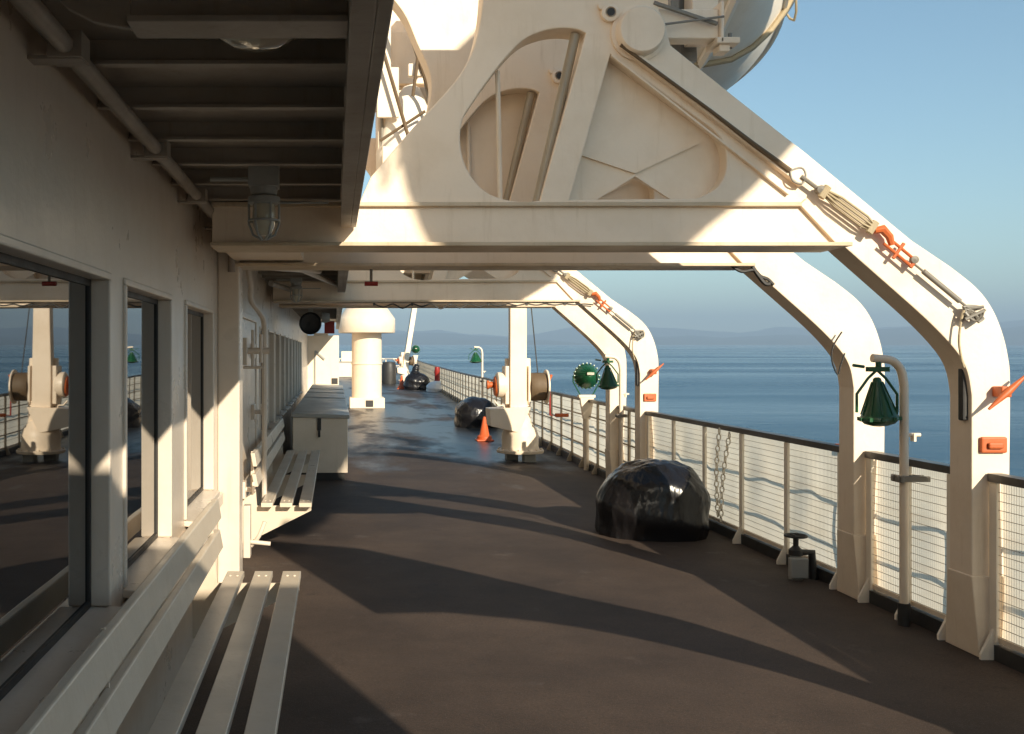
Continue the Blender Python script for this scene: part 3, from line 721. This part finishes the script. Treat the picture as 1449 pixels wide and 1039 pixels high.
railing(Y1 + 1.57, Y1 + 5.92 - E_, 'canvas backed railing with a chain on it, behind the nearest large black bundle', True)
railing(Y1 + 5.92 + .31, Y1 + 5.92 + 1.26 - E_, 'short canvas backed railing between the two legs of the farther davit', False, .5)
railing(Y1 + 5.92 + 1.57, 66, 'long canvas backed railing running away beyond the farther davit', False)

# ================================================================== FLOODLIGHTS ON POSTS
def lamp_head(parent, c, r, h, tilt=0.0, aim=0.0):
    hd = bpy.data.objects.new('lamp_head', None)
    k = MB(); prof = [(.012, 0), (r * .22, -.01), (r * .30, -.06 * h / .28), (r * .55, -.45 * h), (r * .95, -.82 * h), (r * 1.04, -.86 * h), (r * 1.04, -.92 * h), (r * .98, -.93 * h)]
    k.lathe(prof, n=28)
    for i in range(10):
        a = 2 * PI * i / 10; c_, s_ = math.cos(a), math.sin(a)
        k.bar((c_ * r * .28, s_ * r * .28, -.1 * h), (c_ * r * .95, s_ * r * .95, -.80 * h), .006, .008, (c_, s_, 0))
        k.box(c_ * r * 1.03 - .010, c_ * r * 1.03 + .010, s_ * r * 1.03 - .010, s_ * r * 1.03 + .010, -.93 * h, -.85 * h)
    o = k.build('lamp_head', 'green', parent); o.location = c; o.rotation_euler = (aim, tilt, 0)
    MB().lathe([(r * .97, -.93 * h), (r * .8, -1.0 * h), (r * .4, -1.05 * h), (.005, -1.065 * h)], n=24).build('lens', 'green', o)
    return o
def hook_post(x, y, H, reach, label, r, lamp_drop):
    t = empty('floodlight', (x, y, sheer(y)), label, 'floodlight', 'green deck floodlights')
    k = MB().tube([(0, 0, 0), (0, 0, H - .17)] + sub([(0, 0, H - .17), (-.02, 0, H - .07), (-.075, 0, H - .012), (-.15, 0, H)], 4)[1:] + [(-reach, 0, H + .005)], .026, 12)
    k.build('pole', 'grey' if r < 0 else 'white', t)
    MB().tube([(0, 0, 0), (0, 0, .14)], .036, 12).build('pole_foot', 'dark', t)
    rx = rail_x(y) - x
    k = MB().box(-.06, rx + .02, -.045, -.02, .90, .935).box(-.06, rx + .02, .02, .045, .90, .935).box(-.05, -.03, -.06, .06, .895, .94); k.build('rail_clamp', 'steel', t, .004)
    r = abs(r); k = MB()
    zt = H - .05
    k.box(-reach - .03, -reach + .10, -.02, .02, zt - .03, zt).tube([(-reach - .05, 0, zt), (-reach - .12, 0, zt + .01)], .010, 8).tube([(-reach + .04, 0, zt), (-reach + .04, 0, H)], .018, 8)
    for q in (-1, 1):
        k.tube([(-reach + .03, 0, zt - .02), (-reach + .03 + q * r * .5, 0, zt - .07), (-reach + .03 + q * (r + .018), 0, zt - .17), (-reach + .03 + q * (r + .018), 0, zt - lamp_drop - .22)], .009, 8)
    k.build('bracket', 'green', t)
    lamp_head(t, (-reach + .03, 0, zt - lamp_drop), r, .29, -.06)
    MB().tube([(.02, 0, 1.19), (.10, 0, 1.19)], .012, 8).box(.05, .065, -.02, .02, 1.15, 1.2).build('toggle', 'white', t)
    return t
hook_post(3.555, 6.18, 1.665, .20, 'green floodlight on a bent white pole between the nearest davit legs', .108, .065)
hook_post(3.57, 12.35, 1.66, .20, 'green floodlight hanging from a bent pole just left of the farther davit leg', .115, .06)
hook_post(4.02, 27.0, 1.85, .22, 'small green floodlight on a white bent pole on the far long railing', .16, .08)
def dome_light(x, y, hz, r, label):
    t = empty('floodlight', (x, y, sheer(y)), label, 'floodlight', 'green deck floodlights')
    k = MB().tube([(0, 0, 0), (0, 0, hz - r - .12)], .038, 10).box(-.12, .12, -.05, .05, hz - r - .14, hz - r - .10).hexa([(-.05,-.04,hz-r-.45),(.05,-.04,hz-r-.45),(.05,.04,hz-r-.45),(-.05,.04,hz-r-.45),(-.10,-.045,hz-r-.14),(.10,-.045,hz-r-.14),(.10,.045,hz-r-.14),(-.10,.045,hz-r-.14)]); k.build('pole', 'white', t, .004)
    k = MB()
    for q in (-1, 1): k.tube([(q * .09, 0, hz - r - .10), (q * (r + .02), 0, hz - r * .5), (q * (r + .02), 0, hz)], .009, 8)
    k.build('bracket', 'green', t)
    k = MB().lathe([(r * .99, -.05), (r * 1.03, -.04), (r * 1.03, .0), (r * .97, .02), (r * .8, .10), (r * .5, .19), (r * .25, .22), (.01, .225)], (0, 0, hz), (0, -1, .12), 32)
    for i in range(20):
        a = 2 * PI * i / 20; c_, s_ = math.cos(a), math.sin(a); k.lathe([(.014, -.03), (.014, .02), (.0, .022)], (c_ * r * 1.03, 0, hz + s_ * r * 1.03), (0, -1, .12), 6)
        k.tube([(c_ * r * .95, -.03, hz + s_ * r * .95), (c_ * r * .5, -.19, hz + s_ * r * .5 + .02), (c_ * r * .26, -.22, hz + s_ * r * .26 + .03)], .006, 5)
    k.build('lamp_head', 'green', t)
    MB().box(-.05, .05, -.245, -.225, hz + .02, hz + .055).build('name_plate', 'lens', t)
    return t
dome_light(3.66, 14.4, 1.37, .175, 'round green floodlight facing the viewer beside the winch')
dome_light(4.08, 50.0, 1.78, .2, 'farthest green floodlight, above the railing by the distant crane')

# ================================================================== BLACK BUNDLES
def bundle(x, y, wx, wy, h, seed, label, knob=False, mat='plastic', cat='covered bundle', name='covered_bundle', group='black sheeted bundles on the deck'):
    rnd = random.Random(seed); ph = [rnd.uniform(0, 6.28) for _ in range(8)]; k = MB(); vs = []; fs = []; nu, nv = 200, 90
    for j in range(nv + 1):
        v = j / nv
        for i in range(nu):
            a = 2 * PI * i / nu
            ca = math.copysign(abs(math.cos(a)) ** .85, math.cos(a)); sa = math.copysign(abs(math.sin(a)) ** .85, math.sin(a))
            if v < .45: q = v / .45; rad = .97 + .03 * q + .02 * math.sin(q * PI) ; z = .38 * q; low = 1 - q
            else: q = (v - .45) / .55; rad = max(0.0, math.cos(q * PI / 2)) ** .84; z = .38 + .62 * math.sin(q * PI / 2) ** 1.05; low = 0
            drape = abs(math.sin(a * 6.5 + ph[0] + 1.4 * v)) ** .6; d2 = abs(math.sin(a * 11 + ph[1] - 2.0 * v + math.sin(a * 3))) ** .7
            fold = 1 - .022 * drape * (1 - v) - .016 * d2 * (1 - v * .8) + .03 * math.sin(a * 3 + ph[2]) + .02 * math.sin(z * 14 + a * 2 + ph[3])
            q3 = Vector((ca * rad * 1.5 + seed * 7.3, sa * rad * 1.5, z * 1.1))
            fold += .022 * (abs(mnoise.noise(q3 * 1.7)) - .2) - .007 * (1 - abs(mnoise.noise(q3 * Vector((3.1, 3.1, 1.4)) if False else Vector((q3.x * 3.3, q3.y * 3.3, q3.z * 1.5)))) * 2.2) + .006 * mnoise.noise(q3 * 7)
            z += .03 * mnoise.noise(q3 * 2.3) * (v > .3) - .010 * (1 - abs(mnoise.noise(q3 * 4.1)) * 2) * (v > .5)
            zz = z * h * (1 + .07 * math.sin(a + ph[4]) * rad - .03 * math.sin(a * 4 + ph[5] + z * 3) * rad)
            vs.append((wx / 2 * ca * rad * fold + .05 * h * z, wy / 2 * sa * rad * fold, max(0.0, zz)))
    for j in range(nv):
        for i in range(nu): fs.append((j*nu+i, j*nu+(i+1)%nu, (j+1)*nu+(i+1)%nu, (j+1)*nu+i))
    k.add(vs, fs, True)
    if knob: k.tube(sub([(-.05, 0, h * .8), (-.05, 0, h * 1.1), (.0, 0, h * 1.35), (.04, 0, h * 1.5)], 4), [.22] * 4 + [.16] * 4 + [.12] * 4 + [.05], 12)
    o = k.build(name, mat); o.location = (x, y, sheer(y)); return tag(o, label, cat, group)
bundle(2.99, 9.35, 1.02, .95, .70, 1, 'nearest large black sheeted bundle lying by the chained railing')
bundle(3.26, 22.8, 1.02, .95, .68, 2, 'black sheeted bundle behind the winch and the orange cone')
bundle(3.62, 44.0, 1.2, 1.0, .75, 3, 'farthest black sheeted bundle with a tied peak, by the distant crane', True)
bundle(4.35, 42.0, 1.0, .8, .45, 4, 'low white sheeted heap against the far railing', mat='whiteplastic', cat='sheeted heap', name='sheeted_heap', group='white heap')
# ================================================================== CONES
def cone(x, y, label, s=1):
    t = empty('traffic_cone', (x, y, sheer(y)), label, 'traffic cone', 'orange traffic cones')
    k = MB().box(-.19, .19, -.19, .19, 0, .035); k.build('base', 'cone', t, .015)
    MB().lathe([(.165, .035), (.16, .10), (.105, .14), (.03, .52), (.022, .53), (.018, .52)], n=24).build('cone_body', 'cone', t)
    t.scale = (s, s, s); return t
cone(2.90, 19.2, 'orange traffic cone beside the winch pedestal', .88)
cone(3.0, 44.5, 'far orange traffic cone left of the farthest black bundle', 1.15)

# ================================================================== WINCH CRANE
def crane(x, y, label, lean, rot=0, L=2.3):
    t = empty('deck_winch', (x, y, sheer(y)), label, 'winch crane', 'winch cranes by the railing'); t.rotation_euler = (0, 0, rot)
    MB().box(.02, .20, -.25, -.05, 0, .15).box(-.2, -.02, .05, .25, 0, .15).build('foot', 'grey', t, .006)
    k = MB().lathe([(.0, .13), (.36, .13), (.37, .15), (.37, .175), (.30, .19), (.285, .24), (.29, .40), (.25, .52), (.18, .60), (.17, .64), (0, .64)], n=40)
    for i in range(14):
        a = 2 * PI * i / 14; k.lathe([(.018, .15), (.018, .20), (0, .202)], (.335 * math.cos(a), .335 * math.sin(a), 0), n=6)
    k.build('turntable', 'white', t)
    k = MB().hexa([(-.50, -.22, .56), (-.06, -.26, .46), (-.06, .22, .46), (-.50, .2, .56), (-.52, -.22, .83), (.12, -.26, .86), (.12, .22, .86), (-.52, .2, .83)])
    k.build('tray', 'white', t, .008)
    k = MB().box(-.12, .14, -.13, .13, .6, .95); k.build('pedestal', 'white', t, .01)
    k = MB().box(-.22, .16, -.03, .14, .85, 1.62).box(-.26, -.2, -.16, .16, .9, 1.50).box(.10, .14, -.16, .16, .9, 1.50); k.build('housing', 'white', t, .01)
    k = MB().bar((-.055, -.08, .84), (-.055 + lean * L, -.08, .84 + L), .26, .17); k.build('mast', 'davit', t, .012)
    MB().lathe([(.05, .0), (.205, .0), (.22, .03), (.225, .12), (.22, .24), (.2, .25), (.05, .25)], (.145, 0, 1.17), (1, 0, 0), 32).build('cable_drum', 'wirerope', t)
    MB().lathe([(.02, 0), (.27, 0), (.27, .025), (.02, .03)], (.40, 0, 1.17), (1, 0, 0), 32).build('drum_flange', 'white', t)
    MB().lathe([(.0, 0), (.18, 0), (.2, .03), (.2, .14), (.16, .17), (0, .17)], (-.22, 0, 1.20), (-1, 0, 0), 28).build('gear_cover', 'white', t)
    k = MB().lathe([(.05, 0), (.17, 0), (.15, .04), (.05, .05)], (-.37, 0, 1.18), (-1, 0, 0), 20).lathe([(.05, 0), (.05, .08), (.07, .085), (.07, .12), (0, .125)], (-.41, 0, 1.20), (-1, 0, 0), 16); k.build('hand_brake', 'orange', t, .004)
    k = MB().tube([(.43, 0, 1.17), (.47, 0, 1.17), (.47, -.02, .72), (.66, -.02, .72)], .014, 8); MB().tube([(-.42, -.1, .95), (-.36, -.12, .88), (-.28, -.12, .88), (-.26, -.12, .82)], .014, 8).build('crank', 'white', t); k.build('crank', 'red' if not lean else 'grey', t)
    MB().tube([(.55, -.02, .72), (.76, -.02, .72)], .03, 8).tube([(.43, 0, 1.2), (.50, 0, 1.36)], .02, 8).build('crank_grip', 'orange', t)
    MB().tube([(.10 + lean * 2.2, -.05, 3.1), (.27, -.05, 1.38)], .009, 6).build('hoist_wire', 'dark', t)
    return t
crane(2.93, 15.66, 'white winch crane with an upright mast and cable drum beside the orange cone', 0.0)
c2 = crane(3.62, 51.0, 'distant white winch crane with a leaning boom at the end of the railing', .17, .3, 3.6)
t = empty('cable_reel', (2.75, 50.5, sheer(50.5)), 'dark covered reel standing left of the distant crane', 'reel')
MB().lathe([(.36, 0), (.37, .1), (.36, 1.0), (.30, 1.12), (0, 1.15)], n=24).build('cover', 'dark', t); MB().tube([(-.4, 0, 1.1), (-.2, 0, 1.28), (.2, 0, 1.28), (.4, 0, 1.1)], .03, 8).build('hoop', 'grey', t)

# ================================================================== SMALL THINGS
# chains on the railing
def chain(y, z0, z1, dy, label):
    k = MB(); n = 15; x = rail_x(y) - .055
    for i in range(n):
        f = i / (n - 1); c = Vector((x - .02 * math.sin(f * PI) - .06 * f, y + dy * f, z0 + (z1 - z0) * f)); l = .042; w = .018
        ring = []
        for q in range(13):
            a = 2 * PI * q / 12; u, v = w * math.cos(a), l * .72 * math.sin(a)
            ring.append(c + (Vector((u, 0, v)) if i % 2 else Vector((0, u, v))))
        k.tube(ring, .006, 6)
    o = k.build('chain', 'chain', origin=(x, y, z0)); return tag(o, label, 'chain', 'chains hanging on the railing')
chain(9.25, .97, .22, -.12, 'steel chain hanging down the railing, the left one of the pair behind the bundle')
chain(9.02, .95, .18, .04, 'steel chain hanging down the railing, the right one of the pair behind the bundle')
# valve
t = empty('deck_valve', (3.47, 7.45, 0), 'dark handwheel valve on a pipe at the foot of the railing', 'valve')
MB().tube([(0, 0, 0), (0, 0, .12)], .05, 14).box(-.07, .06, -.08, -.02, .02, .17).tube([(0, 0, .1), (0, 0, .2)], .04, 12).build('valve_body', 'grey', t, .008)
MB().tube([(0, 0, .17), (0, 0, .32)], .020, 10).tube([(-.02, 0, .2), (.12, 0, .2), (.135, 0, .0)], .03, 10).lathe([(.05, .18), (.05, .22), (.02, .25)], n=12).build('spindle', 'dark', t)
MB().tube([(.075 * math.cos(a), .075 * math.sin(a), .325) for a in [i * PI / 8 for i in range(17)]], .010, 6).tube([(-.075, 0, .325), (.075, 0, .325)], .008, 6).tube([(0, -.075, .325), (0, .075, .325)], .008, 6).build('handwheel', 'dark', t)
# orange lights on the rail
def raillight(y, label, mat='orange', h=.16, r=.022, dx=.06, z=1.0):
    t = empty('marker_light', (rail_x(y) + dx, y, z + sheer(y)), label, 'marker light', 'marker lights clipped to the railing')
    MB().lathe([(r, -.02), (r, h * .5), (r * 1.15, h * .55), (r * .9, h), (0, h * 1.02)], n=14).build('tube', mat, t); MB().box(-.05, .03, -.03, .03, -.015, .035).build('clip', mat, t, .004)
raillight(7.25, 'orange marker light on the rail just left of the second leg of the nearest davit', 'orange', .15)
raillight(13.3, 'orange marker light on the rail below the green floodlight on the bent pole', 'orange', .26, .035)
raillight(40.5, 'dark red marker post standing before the far railing above the white heap', 'red', .55, .11, -.28, .52)
# pull handle under the second frame
t = empty('pull_handle', (.25, Y1 + 1.3, 2.28), 'red pull handle hanging under the cross beam near the overhang', 'handle')
MB().tube([(0, 0, 0), (0, 0, -.09)], .010, 8).build('stem', 'steel', t); MB().tube([(-.046, 0, -.10), (.046, 0, -.10)], .016, 10).build('grip', 'red', t, .004)
# festoon cable under the far davit beam
yb = Y1 + 5.92 - .04; zb = 2.28; P = []
xs = [.45 + .22 * i for i in range(12)]
for i, x in enumerate(xs):
    P.append((x, yb, zb - .012)); sag = (.035, .05, .03, .055, .045, .03, .02, .015, .012, .012, .01, .01)[i]
    P.append((x + .11, yb, zb - .012 - sag))
k = MB().tube(sub(P, 4), .008, 6)
for x in xs[::2]: k.box(x - .012, x + .012, yb - .012, yb + .012, zb - .03, zb)
tag(k.build('hanging_cable', 'dark', origin=(1.7, yb, zb)), 'dark cable clipped in sagging loops under the farther davit beam', 'cable')
# dark rope ends under the second frame of the nearest davit
Y2 = Y1 + 1.26
k = MB(); Q = lambda u, v, d=0: (px(u, v, Y2)[0], Y2 - .05 + d, px(u, v, Y2)[1])
k.tube(sub([Q(1030, 376), Q(1045, 385), Q(1062, 383), Q(1072, 392), Q(1082, 396), Q(1090, 404)], 4), .012, 6).tube(sub([Q(1060, 378), Q(1068, 390), Q(1078, 402), Q(1085, 402)], 4), .015, 6)
tag(k.build('rope_bunch', 'dark', origin=Q(1062, 383)), 'dark bunched rope under the second frame of the nearest davit', 'rope')
k = MB().tube(sub([Q(1186, 470), Q(1174, 490), Q(1172, 510), Q(1180, 530), Q(1184, 518), Q(1190, 500)], 4), .006, 6)
tag(k.build('rope_loop', 'blackrope', origin=Q(1180, 500)), 'thin dark rope loop hanging on the second leg of the nearest davit', 'rope')
# stern rail and box far off
t = empty('stern_box', (1.0, 62, sheer(62)), 'pale deck box far off, between the end wall and the ventilator', 'box')
MB().box(-.9, .4, 0, 1, 0, .9).build('body', 'white', t, .01); MB().box(-.95, .45, -.05, 1.05, .9, .97).build('lid', 'grey', t, .01); MB().box(-.6, .15, .2, .8, .97, 1.6).build('hatch', 'white', t, .01)
t = empty('stern_rail', (1, 70, sheer(70)), 'white rail across the far end of the deck', 'railing')
for x in [-4 + 1.1 * i for i in range(8)]: MB().tube([(x, 0, 0), (x, 0, 1)], .04, 8).build('post', 'white', t)
MB().tube([(-4.5, 0, 1), (4.2, 0, 1)], .045, 8).tube([(-4.5, 0, .5), (4.2, 0, .5)], .03, 8).build('rail', 'white', t)

# ================================================================== LIGHT
SUN = Vector((.86, -2.2, 1.0)).normalized()
el = math.asin(SUN.z); az = math.atan2(SUN.x, SUN.y)
sl = bpy.data.lights.new('sun', 'SUN'); sl.energy = 5.0; sl.angle = math.radians(.53); sl.color = (1.0, .89, .70)
so = bpy.data.objects.new('sun', sl); C.objects.link(so); so.rotation_euler = (-SUN).to_track_quat('-Z', 'Y').to_euler(); so.location = (10, -20, 15)
w = bpy.data.worlds.new('World'); S.world = w; w.use_nodes = True; nt = w.node_tree
bg = nt.nodes['Background']; sk = nd(nt, 'ShaderNodeTexSky', sky_type='NISHITA'); sk.sun_disc = False
sk.sun_elevation = el; sk.sun_rotation = az; sk.altitude = 0; sk.air_density = 1.0; sk.dust_density = .2; sk.ozone_density = 1.0
tn = mix(nt, 1.0, sk.outputs[0], (.86, .995, .96, 1)); tn.node.blend_type = 'MULTIPLY'
nt.links.new(tn, bg.inputs[0]); bg.inputs[1].default_value = .095

cam = bpy.data.cameras.new('camera'); co = bpy.data.objects.new('camera', cam); C.objects.link(co)
cam.sensor_width = 36; cam.lens = 36 * F / 1449; cam.shift_x = (724.5 - VX) / 1449; cam.shift_y = -(519.5 - VY) / 1449
cam.clip_start = .05; cam.clip_end = 60000; co.location = (0, 0, EYE); co.rotation_euler = (PI / 2, 0, 0)
S.camera = co
S.view_settings.view_transform = 'Standard'; S.view_settings.look = 'None'; S.view_settings.exposure = 0.72; S.view_settings.gamma = 1
S.cycles.max_bounces = 8; S.cycles.diffuse_bounces = 4; S.cycles.glossy_bounces = 4; S.cycles.transmission_bounces = 4; S.cycles.volume_bounces = 0
S.cycles.use_denoising = True
